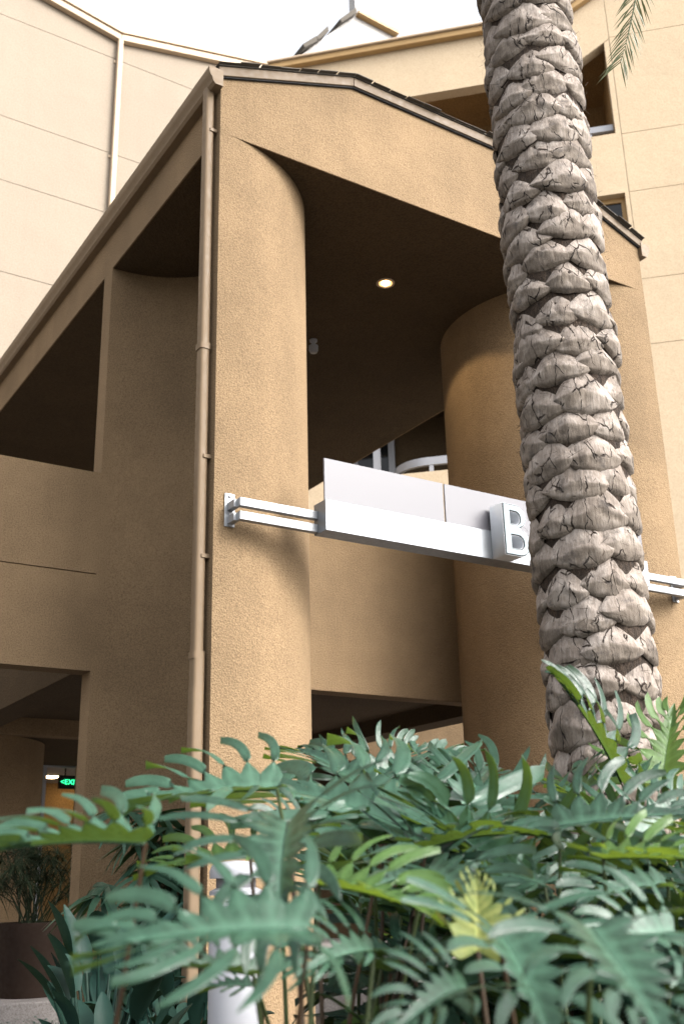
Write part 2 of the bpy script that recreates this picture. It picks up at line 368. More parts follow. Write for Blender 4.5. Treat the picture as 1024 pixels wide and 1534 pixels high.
for z in (5.62, 3.35, 2.75):
    subpart(porch, dp, 'pipe_strap', 'tan', lambda m: m.box(pxx-.002, XL+.001, pyy-.041, pyy+.041, z-.012, z+.012), None, .002)

# ================================================================== OVERHEAD SIGN
sign = thing('overhead_sign', 'silver overhead sign beam with frosted panels and block letter B between the columns', 'sign', (4.45, 5.0, 2.93))
BX0, BX1 = 3.11, 5.79
part(sign, 'beam', 'silver', lambda m: m.box(BX0, BX1, 4.95, 5.082, 2.929, 3.117), None, .002)
for i in range(3):
    x0 = BX0+.008+i*.893
    pn = part(sign, 'frosted_panel', 'frost', lambda m: m.box(x0, x0+.882, 4.972, 4.984, 3.1175, 3.385), None, .003)
for sx, x0, x1 in ((1, 2.60, BX0), (-1, BX1, 6.30)):
    for z0 in (3.018, 2.937):
        part(sign, 'support_bar', 'galv', lambda m: m.box(x0, x1, 5.035, 5.075, z0, z0+.05), None, .003)
    xp = 2.60 if sx > 0 else 6.30
    pl = part(sign, 'wall_plate', 'galv', lambda m: m.box(xp-.035, xp+.03, YF-.008, YF-.0008, 2.925, 3.125), None, .002)
    part(sign, 'bracket_arm', 'galv', lambda m: (m.box(xp-.018, xp+.018, 5.0755, YF-.0085, 3.02, 3.066), m.box(xp-.018, xp+.018, 5.0755, YF-.0085, 2.939, 2.985)), None, .002)
    for zb in (3.11, 3.002, 2.936):
        subpart(sign, pl, 'bolt', 'bolt', lambda m: m.tube([(xp-.002, YF-.018, zb), (xp-.002, YF-.0082, zb)], .011, 8))
def letterB(name, mat, parent, y0, dep, inset, holes=True):
    c = bpy.data.curves.new('b', 'CURVE'); c.dimensions = '2D'; c.fill_mode = 'BOTH'; c.extrude = dep/2
    W, H = .218, .345; k = inset
    def arc(cx, cz, rx, rz, n=14): return [(cx+rx*math.cos(a), cz+rz*math.sin(a)) for a in [-math.pi/2+math.pi*i/n for i in range(n+1)]]
    h1 = .187
    lo = arc(W-.094, h1/2, .094-k, h1/2-k); up = arc(W-.106, h1+(H-h1)/2, .082-k, (H-h1)/2-k)
    lo[-1] = (lo[-1][0]+.012, h1-k*.2); up[0] = (up[0][0]+.018, h1-k*.2)
    out = [(k, k)]+lo+up+[(k, H-k)]
    sh = .062-k
    hl = [(sh, .050-k)]+arc(W-.100, .092, .040+k, .042+k)+[(sh, .134+k)]
    hu = [(sh, .212-k)]+arc(W-.112, .253, .034+k, .041+k*.9)+[(sh, .294+k)]
    for pts in ([out, hl, hu] if holes else [out]):
        s = c.splines.new('POLY'); s.points.add(len(pts)-1); s.use_cyclic_u = True
        for i, (x, z) in enumerate(pts): s.points[i].co = (x, z, 0, 1)
    o = bpy.data.objects.new('b', c); COL.objects.link(o); bpy.context.view_layer.update()
    me = bpy.data.meshes.new_from_object(o.evaluated_get(bpy.context.evaluated_depsgraph_get())); bpy.data.objects.remove(o)
    me.transform(Matrix.Rotation(R_(90), 4, 'X'))
    me.transform(Matrix.Translation(Vector((4.354, y0, 2.93))-sign.location))
    me.materials.clear()
    return link(name, me, mat, parent)
M['letter_side'] = paint('pale_letter_side', (.46, .48, .51), .45, 0, .08)
lb = letterB('letter', 'letter_side', sign, 4.8895, .12, .0); lb['label'] = 'white block letter B with silver sides'
letterB('letter_edge', 'dark', lb, 4.829, .0016, .002)
letterB('letter_face', 'white_face', lb, 4.826, .006, .0085)

# recessed light and small ceiling camera
rl = thing('recessed_light', 'lit round recessed downlight in the dark porch ceiling', 'light', (4.467, 6.136, ZS))
def ring(m):
    N = 32; pr = [(.074, 0.002), (.074, -.006), (.056, -.006), (.053, .003)]
    vs = [(4.467+r*math.cos(2*math.pi*k/N), 6.136+r*math.sin(2*math.pi*k/N), ZS+z) for r, z in pr for k in range(N)]
    m.add(vs, [(i*N+k, i*N+(k+1) % N, (i+1)*N+(k+1) % N, (i+1)*N+k) for i in range(3) for k in range(N)])
part(rl, 'trim_ring', 'cream_paint', ring, 40)
part(rl, 'lens', 'lamp_rim', lambda m: m.lathe([(.0525, ZS+.0035), (.052, ZS-.001)], (4.467, 6.136)))  # reflector disc; the bulb's light on it is put in as emission
part(rl, 'lamp_bulb', 'lamp', lambda m: m.lathe([(.034, ZS-.0012), (.030, ZS-.006), (.01, ZS-.009)], (4.467, 6.136)))
sd = bpy.data.lights.new('downlight_bulb', 'SPOT'); sd.energy = 22; sd.spot_size = R_(130); sd.color = (1, .76, .46); sd.shadow_soft_size = .04
so = bpy.data.objects.new('bulb', sd); COL.objects.link(so); so.parent = rl; so.location = (0, 0, -.012)
cm = thing('security_camera', 'small white camera hanging from the porch ceiling beside the rounded column', 'camera', (4.46, 7.25, ZS))
part(cm, 'mount', 'white_metal', lambda m: m.lathe([(.035, ZS), (.035, ZS-.015), (.018, ZS-.02), (.018, ZS-.06)], (4.46, 7.25), 16), 40)
part(cm, 'housing', 'white_metal', lambda m: m.lathe([(.02, ZS-.055), (.042, ZS-.06), (.042, ZS-.10), (.03, ZS-.125), (.005, ZS-.13)], (4.46, 7.25), 16), 40)

# ================================================================== LEFT BUILDING (faces the porch)
LY = 13.0
lbld = thing('apartment_building', 'pale pink stucco apartment block with tan eaves and a downpipe', 'building', (4, LY+3, 0))
def zroof(x):
    if x < 4.53: return 13.60+(4.53-x)*.182
    return 13.60+(x-4.53)*.226
xs = [-9.0, 4.53, 7.158]
js = [.28, 8.94, 10.37, 11.42, 13.165]
G = .0045
for i in range(len(js)):
    z0 = js[i]+(G if i else 0)
    for a, b in ((xs[0], xs[1]), (xs[1], xs[2])):
        if i+1 < len(js):
            if i == 0:
                ex0, ex1, ez = 3.2, 6.2, 2.47     # entrance opening
                def f(m, a=a, b=b, z1=js[1]-G):
                    if b <= 4.6: m.box(a, ex0, LY, LY+.2, .28, z1); m.box(ex0, b, LY, LY+.2, ez, z1)
                    else: m.box(a, ex1, LY, LY+.2, ez, z1); m.box(ex1, b, LY, LY+.2, .28, z1)
                part(lbld, 'wall_panel', 'pink', f)
            else: part(lbld, 'wall_panel', 'pink', lambda m: m.box(a, b, LY, LY+.2, z0, js[i+1]-G))
        else: part(lbld, 'wall_panel', 'pink', lambda m: m.prism_y([(a, z0), (b, z0), (b, zroof(b)), (a, zroof(a))], LY, LY+.2))
part(lbld, 'backing_wall', 'pink', lambda m: m.box(xs[0], 7.1, LY+.02, LY+.18, 3.0, 13.3))
for a, b in ((xs[0], xs[1]), (xs[1], 7.12)):
    part(lbld, 'gutter', 'cream_paint', lambda m: m.prism_y([(a, zroof(a)-.12), (b, zroof(b)-.12), (b, zroof(b)), (a, zroof(a))], LY-.10, LY-.001), None, .012)
    part(lbld, 'eave_cap', 'cream_paint', lambda m: m.prism_y([(a, zroof(a)+.001), (b, zroof(b)+.001), (b, zroof(b)+.05), (a, zroof(a)+.05)], LY-.13, LY+.4), None, .008)
ldp = part(lbld, 'downpipe', 'cream_paint', lambda m: sq_tube(m, [(4.53, LY-.055, 13.50), (4.53, LY-.055, .28)], .085, .085, .02), 35)
for z in (13.1, 11.35, 8.9):
    subpart(lbld, ldp, 'pipe_strap', 'cream_paint', lambda m: m.box(4.46, 4.60, LY-.02, LY-.0005, z-.02, z+.02))
# lobby behind the entrance opening
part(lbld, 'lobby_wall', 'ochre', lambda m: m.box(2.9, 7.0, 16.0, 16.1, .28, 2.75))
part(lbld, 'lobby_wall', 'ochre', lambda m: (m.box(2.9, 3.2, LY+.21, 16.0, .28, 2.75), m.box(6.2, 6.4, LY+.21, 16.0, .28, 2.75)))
part(lbld, 'lobby_ceiling', 'white_wall', lambda m: m.box(3.2, 6.2, LY+.21, 16.0, 2.52, 2.75))
en = part(lbld, 'entrance_frame', 'white_metal', lambda m: (m.box(3.21, 6.19, LY+.05, LY+.12, 2.425, 2.465), m.box(4.72, 4.77, LY+.05, LY+.12, .30, 2.425), m.box(4.12, 4.16, LY+.05, LY+.12, .30, 2.425)))
lobby = []
for k, (x, y, wx) in enumerate(((4.80, 14.95, .11), (5.45, 15.6, .11), (3.9, 15.3, .11))):
    t = thing('ceiling_lamp', ['lit flat lobby lamp just inside the entrance', 'lit flat lobby lamp deep inside the corridor', 'lit flat lobby lamp by the back wall'][k], 'lamp', (x, y, 2.52), 0, 'lobby lamps')
    part(t, 'lamp_frame', 'white_metal', lambda m: m.box(x-wx-.02, x+wx+.02, y-wx-.02, y+wx+.02, 2.505, 2.5195))
    part(t, 'diffuser', 'tube', lambda m: m.box(x-wx, x+wx, y-wx, y+wx, 2.492, 2.5045))
ex = thing('exit_sign', 'glowing green exit sign hanging inside the lobby', 'sign', (4.52, 13.3, 2.18))
part(ex, 'sign_box', 'dark', lambda m: m.box(4.40, 4.82, 13.30, 13.34, 2.20, 2.36), None, .004)
tm = text_mesh('<EXIT', .088); tm.transform(Matrix.Rotation(R_(90), 4, 'X')); tm.transform(Matrix.Translation((-.105, -.006, .072))); tm.materials.clear(); link('lettering', tm, 'green', ex)
part(ex, 'hanger', 'dark', lambda m: (m.tube([(4.48, 13.32, 2.3605), (4.48, 13.32, 2.519)], .008, 6), m.tube([(4.72, 13.32, 2.3605), (4.72, 13.32, 2.519)], .008, 6)))

# ================================================================== RIGHT BUILDING (turned 45 degrees); local x = along the wall, y = inward
S = 20.158
rb = thing('courtyard_building', 'cream yellow stucco block with deep balcony openings behind the porch', 'building', (S/2, S/2, 0), R_(-45))
def lp(parent, name, mat, fn, smooth=None, bevel=0.0):
    mb = MB(); fn(mb); return link(name, mb.mesh(name, smooth, bevel), mat, parent)
UL, UJ, UR = -4.12, 1.50, 9.0
ze = lambda u: 14.10+max(0, (u-.80))*.62
rj = [.28, 8.16, 9.22, 10.72, 11.77, 13.62]
for i in range(len(rj)):
    z0 = rj[i]+(G if i else 0)
    if i+1 < len(rj): lp(rb, 'wall_panel', 'cream', lambda m: m.box(UJ+.008, UR, 0, .2, z0, rj[i+1]-G))
    else: lp(rb, 'wall_panel', 'cream', lambda m: m.prism_y([(UJ+.008, z0), (UR, z0), (UR, ze(2.6)), (2.6, ze(2.6)), (UJ+.006, ze(UJ))], 0, .2))
# pieces around the openings: A (balcony z 11.80-13.12, u -3..1.42), B window (u .1..1.45, z 9.6-10.72), C balcony (u -3.7..-.6, z 6.56-8.1), D ground recess (u -4..0.6, z .28-2.56)
W_ = [(UL, UJ, 13.13, None), (UL, -3.0, 11.80, 13.13), (1.42, UJ, 11.80, 13.13), (UL, UJ, 10.72, 11.80), (UL, .1, 9.6, 10.72), (1.44, UJ, 9.6, 10.72), (UL, UJ, 8.1, 9.6),
      (UL, -3.9, 6.56, 8.1), (-.6, UJ, 6.56, 8.1), (UL, UJ, 3.6, 6.56), (.6, UJ, .28, 2.56)]
lp(rb, 'base_band', 'stucco', lambda m: m.box(UL, UJ, -.004, .2, 2.56, 3.598))
for a, b, z0, z1 in W_:
    if z1 is None:
        lp(rb, 'wall_panel', 'cream', lambda m: (m.prism_y([(a, z0), (.80, z0), (b, z0+.47), (b, ze(b)), (.80, ze(.8)), (a, ze(a))], 0, .2)))
    else: lp(rb, 'wall_panel', 'cream', lambda m: m.box(a, b, 0, .2, z0, z1))
lp(rb, 'jamb_fillet', 'cream', lambda m: m.prism_y([(1.42, 13.1305), (UJ-.002, 13.1305), (UJ-.002, 13.59), (1.44, 13.55), (1.42, 13.53)], .002, .198))
lp(rb, 'backing_wall', 'cream', lambda m: m.box(UJ+.02, UR, .03, .19, .3, 13.7))
def recess(u0, u1, z0, z1, dep, mat):
    lp(rb, 'recess_back', mat, lambda m: m.box(u0-.1, u1+.1, dep, dep+.1, z0-.1, z1+.1))
    lp(rb, 'recess_side', mat, lambda m: m.box(u0-.1, u0-.002, .201, dep, z0-.1, z1+.1)); lp(rb, 'recess_side', mat, lambda m: m.box(u1+.002, u1+.1, .201, dep, z0-.1, z1+.1))
    lp(rb, 'recess_ceiling', mat, lambda m: m.box(u0-.1, u1+.1, .201, dep, z1+.002, z1+.1))
    lp(rb, 'recess_floor', mat, lambda m: m.box(u0-.1, u1+.1, .201, dep, z0-.25, z0-.101))
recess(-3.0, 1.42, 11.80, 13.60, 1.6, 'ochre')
recess(-3.9, -.6, 6.56, 8.1, 1.6, 'soffit_shade')
recess(-4.0, .6, .28, 2.56, 1.8, 'soffit_shade')
# balcony rails
def rail(z, u0, u1, curved):
    if not curved:
        r = lp(rb, 'railing', 'white_metal', lambda m: m.box(u0, u1, .06, .12, z+.11, z+.22), None, .005)
        for k in range(6):
            u = u0+.35+(u1-u0-.7)*k/5
            mb = MB(); mb.box(u-.02, u+.02, .07, .11, z+.001, z+.1095); link('rail_post', mb.mesh(), 'white_metal', r)
    else:
        path = [(u1, .1), (-1.75, .1)]+[(-1.75-.55*math.sin(a), .1+.55*(1-math.cos(a))) for a in [math.pi/2*k/10 for k in range(1, 11)]]+[(-2.3, 1.5)]
        def f(m):
            n = len(path)
            for i, (u, v) in enumerate(path):
                pass
            vs = []
            for i, (u, v) in enumerate(path):
                a = Vector(path[max(0, i-1)]); b = Vector(path[min(n-1, i+1)]); t = (b-a).normalized(); q = Vector((-t.y, t.x))*.03
                vs += [(u+q.x, v+q.y, z+.13), (u-q.x, v-q.y, z+.13), (u-q.x, v-q.y, z+.25), (u+q.x, v+q.y, z+.25)]
            m.add(vs, [(i*4+k, i*4+(k+1) % 4, (i+1)*4+(k+1) % 4, (i+1)*4+k) for i in range(n-1) for k in range(4)]+[(3, 2, 1, 0), tuple((n-1)*4+k for k in range(4))])
        r = lp(rb, 'railing', 'white_metal', f, 40)
        for (u, v) in ((-1.70, .1), (-2.14, .36), (-.9, .1)):
            mb = MB(); mb.box(u-.03, u+.03, v-.025, v+.025, z-.1, z+.1295); link('rail_post', mb.mesh(), 'white_metal', r)
rail(11.80, -2.98, 1.40, False)
rail(6.56, 0, -.62, True)
# glazing in recess C
wn = lp(rb, 'window', 'white_metal', lambda m: (m.box(-3.15, -3.05, 1.50, 1.58, 6.4, 8.1), m.box(-2.55, -2.45, 1.50, 1.58, 6.4, 8.1), m.box(-3.05, -2.55, 1.50, 1.58, 7.98, 8.09)))
mb = MB(); mb.box(-3.04, -2.56, 1.53, 1.55, 6.4, 7.98); link('pane', mb.mesh(), 'glass', wn)
lp(rb, 'post', 'white_metal', lambda m: m.box(-2.62, -2.52, .5, .6, 6.32, 8.1))
# window B
wn = lp(rb, 'window', 'yellow_paint', lambda m: (m.box(.1, 1.44, .12, .18, 10.64, 10.719), m.box(.1, .16, .12, .18, 9.66, 10.64), m.box(1.38, 1.44, .12, .18, 9.66, 10.64), m.box(.1, 1.44, .12, .18, 9.6, 9.66)))
mb = MB(); mb.box(.16, 1.38, .145, .16, 9.66, 10.64); link('pane', mb.mesh(), 'glass', wn)
# eaves
for a, b in ((UL+.02, .80), (.80, 2.6), (2.6, UR)):
    za, zb = ze(min(a, 2.6)), ze(min(b, 2.6))
    lp(rb, 'gutter', 'yellow_paint', lambda m: m.prism_y([(a, za), (b, zb), (b, zb+.11), (a, za+.11)], -.11, .0), None, .012)
    lp(rb, 'eave_cap', 'cream_paint', lambda m: m.prism_y([(a, za+.111), (b, zb+.111), (b, zb+.15), (a, za+.15)], -.15, .4), None, .008)

# ================================================================== ROOFTOP PENTHOUSE beyond
ph = thing('rooftop_penthouse', 'white rooftop penthouse with dark window band above the cream block', 'building', (11, 17, 14))
part(ph, 'wall', 'white_wall', lambda m: m.prism_y([(9.2, 14), (12.6, 14), (12.6, 19.72), (11.12, 19.86), (9.2, 17.45)], 16, 19))
part(ph, 'clerestory_wall', 'white_wall', lambda m: m.box(11.15, 12.18, 16.05, 16.3, 20.06, 21.0))
part(ph, 'window', 'glass', lambda m: m.prism_y([(11.15, 19.90), (12.1, 19.87), (12.1, 20.06), (11.15, 20.06)], 16.06, 16.1))
part(ph, 'window_mullion', 'white_metal', lambda m: (m.box(11.60, 11.64, 16.03, 16.058, 19.88, 20.06), m.box(11.86, 11.89, 16.03, 16.058, 19.88, 20.06)))
part(ph, 'fascia', 'yellow_paint', lambda m: m.prism_y([(11.12, 19.80), (12.24, 19.74), (12.24, 19.86), (11.12, 19.87)], 15.85, 16.0))
for (x0, z0, x1, z1) in ((9.62, 18.05, 9.95, 18.38), (9.97, 18.42, 10.25, 18.80), (10.6, 19.22, 11.02, 19.70)):
    part(ph, 'roof_edge', 'shingle', lambda m: m.prism_y([(x0, z0), (x1, z1), (x1-.02, z1+.14), (x0-.04, z0+.08)], 15.8, 19.2))

# ================================================================== PALM TREE
PX, PY, PR = 3.068, 2.892, .211
palm = thing('palm_tree', 'tall date palm with grey diamond leaf scars in front of the sign', 'tree', (PX, PY, 0)); palm.rotation_euler = (-.005, -.0085, 0)
def trunk(m):
    seg, rows = 28, 70; vs = []
    for j in range(rows+1):
        z = j*7.6/rows
        for k in range(seg):
            a = 2*math.pi*k/seg; r = PR-.012+.010*noise.noise(Vector((math.cos(a)*2, math.sin(a)*2, z*5)))+max(0, .25-z)*.2
            vs.append((PX+r*math.cos(a), PY+r*math.sin(a), z))
    m.add(vs, [(j*seg+k, j*seg+(k+1) % seg, (j+1)*seg+(k+1) % seg, (j+1)*seg+k) for j in range(rows) for k in range(seg)]+[tuple(rows*seg+k for k in range(seg))])
part(palm, 'trunk', 'fibre', trunk, 60)
def scale_mesh(seed):
    rnd = random.Random(seed); NS, NT = 20, 14; W = .140*rnd.uniform(.93, 1.1); HT = .108*rnd.uniform(.9, 1.1); HB = .062*rnd.uniform(.88, 1.12); D = .026*rnd.uniform(.75, 1.25)
    ridge = rnd.uniform(.50, .66); tilt = rnd.uniform(-.10, .10); ax_ = rnd.uniform(-.22, .22); vs = []; fac = []
    cuts = [(rnd.uniform(-.65, .65), rnd.uniform(.020, .035), rnd.uniform(-.25, .25)) for _ in range(rnd.choice((2, 3, 4)))]
    for j in range(NT+1):
        t = j/NT
        for i in range(NS+1):
            q = -1+2*i/NS; qs = q-ax_*(1-q*q)
            top = HT*(1-abs(q)**1.35); bot = -HB*(1-abs(q)**2.4)
            e = max(0, 1-abs(q)**2.2)**.55
            rg = ridge+.10*abs(q)+.04*noise.noise(Vector((q*3, seed*1.7, 0)))
            if t < rg: p = (t/rg)**.95
            else:
                u = (t-rg)/(1-rg); p = 1-.30*u if u < .72 else (1-.216)*math.sqrt(max(0, 1-((u-.72)/.28)**2))
            d = D*p*e + (.006*noise.noise(Vector((q*2.3+seed*7, t*3, seed)))+.003*noise.noise(Vector((q*8+seed, t*6, 3.3))))*e*min(1, t*4)
            for c, wd, sl in cuts:
                k = abs(qs-c-sl*(t-.4)-.04*math.sin(t*11+seed))
                if k < wd*2 and t < rg+.18: d -= .008*(1-k/(wd*2))*min(1, t*5)*e
            z = top+(bot-top)*t+tilt*q*W*.5+.008*noise.noise(Vector((q*2, t*2, seed*3.1)))*e
            a = qs*W/PR
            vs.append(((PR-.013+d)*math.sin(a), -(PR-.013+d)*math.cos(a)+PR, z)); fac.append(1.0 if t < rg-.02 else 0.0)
    me = bpy.data.meshes.new('leaf_base')
    me.from_pydata(vs, [], [(j*(NS+1)+i, (j+1)*(NS+1)+i, (j+1)*(NS+1)+i+1, j*(NS+1)+i+1) for j in range(NT) for i in range(NS)])
    at_ = me.attributes.new('lit_facet', 'FLOAT', 'POINT'); at_.data.foreach_set('value', fac)
    for p in me.polygons: p.use_smooth = True
    me.materials.append(M['scale']); return me
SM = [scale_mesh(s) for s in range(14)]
rnd = random.Random(11)
PITCH, PER = .128, 6.5
nsc = 295; z = .42
for i in range(nsc):
    turn = i/PER; z = .40+turn*PITCH
    a = 2*math.pi*turn+rnd.uniform(-.05, .05)
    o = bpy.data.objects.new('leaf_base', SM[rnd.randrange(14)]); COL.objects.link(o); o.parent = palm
    k = rnd.uniform(.88, 1.14)
    rr = rnd.uniform(-.004, .006)
    o.rotation_euler = (rnd.uniform(-.05, .05), rnd.uniform(-.07, .07), a)
    # local mesh: outward is -Y, axis at +Y*PR ; place so that its axis coincides with the trunk's
    o.location = (PR*math.sin(a)*1.0+rr*math.sin(a), -PR*math.cos(a)-rr*math.cos(a), z+rnd.uniform(-.020, .020))
    o.scale = (k, 1, k*rnd.uniform(.95, 1.06))
def fibres(m):
    r2 = random.Random(5)
    for i in range(5200):
        a = r2.uniform(0, 2*math.pi); z = r2.uniform(.4, 7.4)
        if r2.random() < .35: z = r2.uniform(4.2, 7.4)
        L = r2.uniform(.02, .06)*(1.4 if z > 4.3 else 1); r0 = PR+r2.uniform(.0, .022); b = a+r2.uniform(-.25, .25)
        r1 = r0+r2.uniform(-.004, .02); wd = .0012
        p = Vector((PX+r0*math.cos(a), PY+r0*math.sin(a), z)); q = Vector((PX+r1*math.cos(b), PY+r1*math.sin(b), z+r2.uniform(-.9, .6)*L))
        t = Vector((-math.sin(a), math.cos(a), r2.uniform(-1, 1))).normalized()*wd
        m.add([p-t, p+t, q+t*.4, q-t*.4], [(0, 1, 2, 3)])
fb = part(palm, 'fibre', 'fibre', fibres); fb['kind'] = 'stuff'
# crown above the picture: one frond hangs into view
def frond_mesh(path, L0, n, droop, wd=.010, seed=1, side=None):
    r2 = random.Random(seed); P = [Vector(p) for p in path]; m = MB()
    def bez(t):
        k = len(P)-1; pts = P[:]
        while len(pts) > 1: pts = [pts[i].lerp(pts[i+1], t) for i in range(len(pts)-1)]
        return pts[0]
    pl = [bez(i/24) for i in range(25)]
    m.tube(pl, [.014*(1-i/25)+.002 for i in range(25)], 6)
    for i in range(n):
        t = .22+.78*i/(n-1); p = bez(t); tg = (bez(min(1, t+.01))-bez(t-.01)).normalized()
        side0 = tg.cross(Vector((0, 0, 1)));
        if side0.length < .05: side0 = Vector((1, 0, 0))
        if side: side0 = Vector(side)-tg*tg.dot(Vector(side))
        side0.normalize(); up = side0.cross(tg)
        for sgn in (-1, 1):
            L = L0*(.55+.45*math.sin(math.pi*min(1, t*.9+.12)))*r2.uniform(.85, 1.1)
            ang = R_(r2.uniform(26, 40))
            d = (tg*math.cos(ang)+side0*sgn*math.sin(ang)*.9+up*r2.uniform(.05, .35)).normalized()
            a = p; b = p+d*L*.5; c = p+d*L+Vector((0, 0, -droop*L*r2.uniform(.6, 1.3)))
            nrm = d.cross(up).normalized() if d.cross(up).length > .01 else side0
            nrm = (nrm+Vector((r2.uniform(-.6, .6), r2.uniform(-.6, .6), 0))).normalized()
            q = nrm*wd*.5
            m.add([a-q*.5, a+q*.5, b+q, b-q, c], [(0, 1, 2, 3), (3, 2, 4)])
    return m
hang = frond_mesh([(PX+.15, PY-.05, 7.5), (PX+.75, PY-.2, 8.6), (4.05, 2.48, 7.6), (3.86, 2.60, 5.7), (3.57, 2.78, 4.80)], .27, 150, .10, .008, 3, (.84, -.545, 0))
hang.o = Vector(palm.location); hang.v = [v-Vector(palm.location) for v in hang.v]
link('frond', hang.mesh('frond'), 'frond', palm)
arch = frond_mesh([(.12, 0, 7.4), (.7, 0, 9.0), (1.7, 0, 9.2), (2.5, 0, 7.9)], .34, 46, .25, .014, 8).mesh('frond')
for k in range(11):
    o = link('frond', arch, 'frond', palm); o.rotation_euler = (0, R_(-18+6*(k % 3)), R_(20+k*360/11))

# ================================================================== SPLIT-LEAF PLANTS (foreground)
def split_leaf(seed, sin0=.20):
    """blade of unit length along +Y, joint at the origin; long finger lobes swept forward on each side"""
    rnd = random.Random(seed); m = MB(); vein = []; nl = rnd.choice((8, 8, 9)); NV = 10
    fold, sag, arch_ = rnd.uniform(.42, .85), rnd.uniform(.18, .55), rnd.uniform(.08, .34)
    def lift(x, y, extra=0.0):
        a = abs(x)
        return fold*a-sag*a*a*1.1-arch_*(y-.1)*abs(y-.1)+extra
    my = lambda f: .01+.86*f**.95
    def la(f): return R_(24+100*(1-f)**1.9)          # lobe angle off the midrib
    for sg in (-1, 1):
        bnd = [(Vector((0, my(k/nl))), la(k/nl)) for k in range(nl+1)]
        for k in range(nl):
            f = (k+.5)/nl
            L = (.23+.43*math.sin(math.pi*(.34+.52*f)))*rnd.uniform(.88, 1.08)*(1-.28*f*f)
            ang = la(f)+rnd.uniform(-.05, .05); bend = rnd.uniform(.10, .40)
            o0 = Vector((0, my(f))); wd = rnd.uniform(.036, .045)*(1.12-.30*f)
            tw = rnd.uniform(-.16, .16); dr = rnd.uniform(.0, .16); rows = []
            for v in range(NV+1):
                t = v/NV; an = ang-bend*t*t
                c = o0+Vector((math.sin(an), math.cos(an)))*L*t
                pr = Vector((math.cos(an), -math.sin(an)))
                wv = wd*(1.16-.60*t)*(1 if t < .80 else math.sqrt(max(0, 1-((t-.80)/.20)**2))*.95+.05)
                ed = []
                for q, (bo, ba) in ((1, bnd[k]), (-1, bnd[k+1])):
                    shp = bo+Vector((math.sin(ba-bend*t*t), math.cos(ba-bend*t*t)))*L*t*.95
                    mixf = min(1, max(0, (t-sin0)/.24)); mixf = mixf*mixf*(3-2*mixf)
                    ed.append(shp.lerp(c-pr*wv*q, mixf))
                rows.append((ed[0], c, ed[1], t))
            vs = []
            for e0, c, e1, t in rows:
                for idx, p in enumerate((e0, e0.lerp(c, .5), c, c.lerp(e1, .5), e1)):
                    gr = (-.004, .004, -.006, .004, -.004)[idx]*min(1, t*3); vein.append(1.0 if t < .01 else (.55*(1-t) if idx == 2 else 0.0))
                    vs.append((sg*p.x, p.y, lift(p.x, p.y, gr-dr*t**3*.4+tw*t*(idx-2)*.12)))
            m.add(vs, [(v*5+i, v*5+i+1, (v+1)*5+i+1, (v+1)*5+i) if sg < 0 else (v*5+i, (v+1)*5+i, (v+1)*5+i+1, v*5+i+1) for v in range(NV) for i in range(4)])
    vs = []                                               # terminal lobe
    for v in range(7):
        t = v/6; y = .72+.34*t; hw = .055*(1-t**1.8)+.003
        for q in (-1, -.5, 0, .5, 1): vs.append((q*hw, y, lift(q*hw, y)+.003-(.006 if q == 0 else 0)))
    m.add(vs, [(v*5+i, v*5+i+1, (v+1)*5+i+1, (v+1)*5+i) for v in range(6) for i in range(4)])
    m.tube([(0, y, lift(0, y)-.004) for y in [i/10 for i in range(11)]], [.010*(1-i/11)+.002 for i in range(11)], 5)
    me = bpy.data.meshes.new('leaf'); me.from_pydata([tuple(v) for v in m.v], [], m.f)
    at_ = me.attributes.new('vein', 'FLOAT', 'POINT'); at_.data.foreach_set('value', (vein+[0.0]*len(m.v))[:len(m.v)])
    for p in me.polygons: p.use_smooth = True
    me.materials.append(M['philo']); return me
LM = [split_leaf(s) for s in range(10)]
LMS = [q.copy() for q in LM]
for q in LMS: q.materials.clear(); q.materials.append(M['philo_shade'])
LMN = [q.copy() for q in LM]
for q in LMN: q.materials.clear(); q.materials.append(M['philo_young'])
LMY = []
for s in (21, 22):
    q = split_leaf(s, .52); q.materials.clear(); q.materials.append(M['yellowleaf']); LMY.append(q)
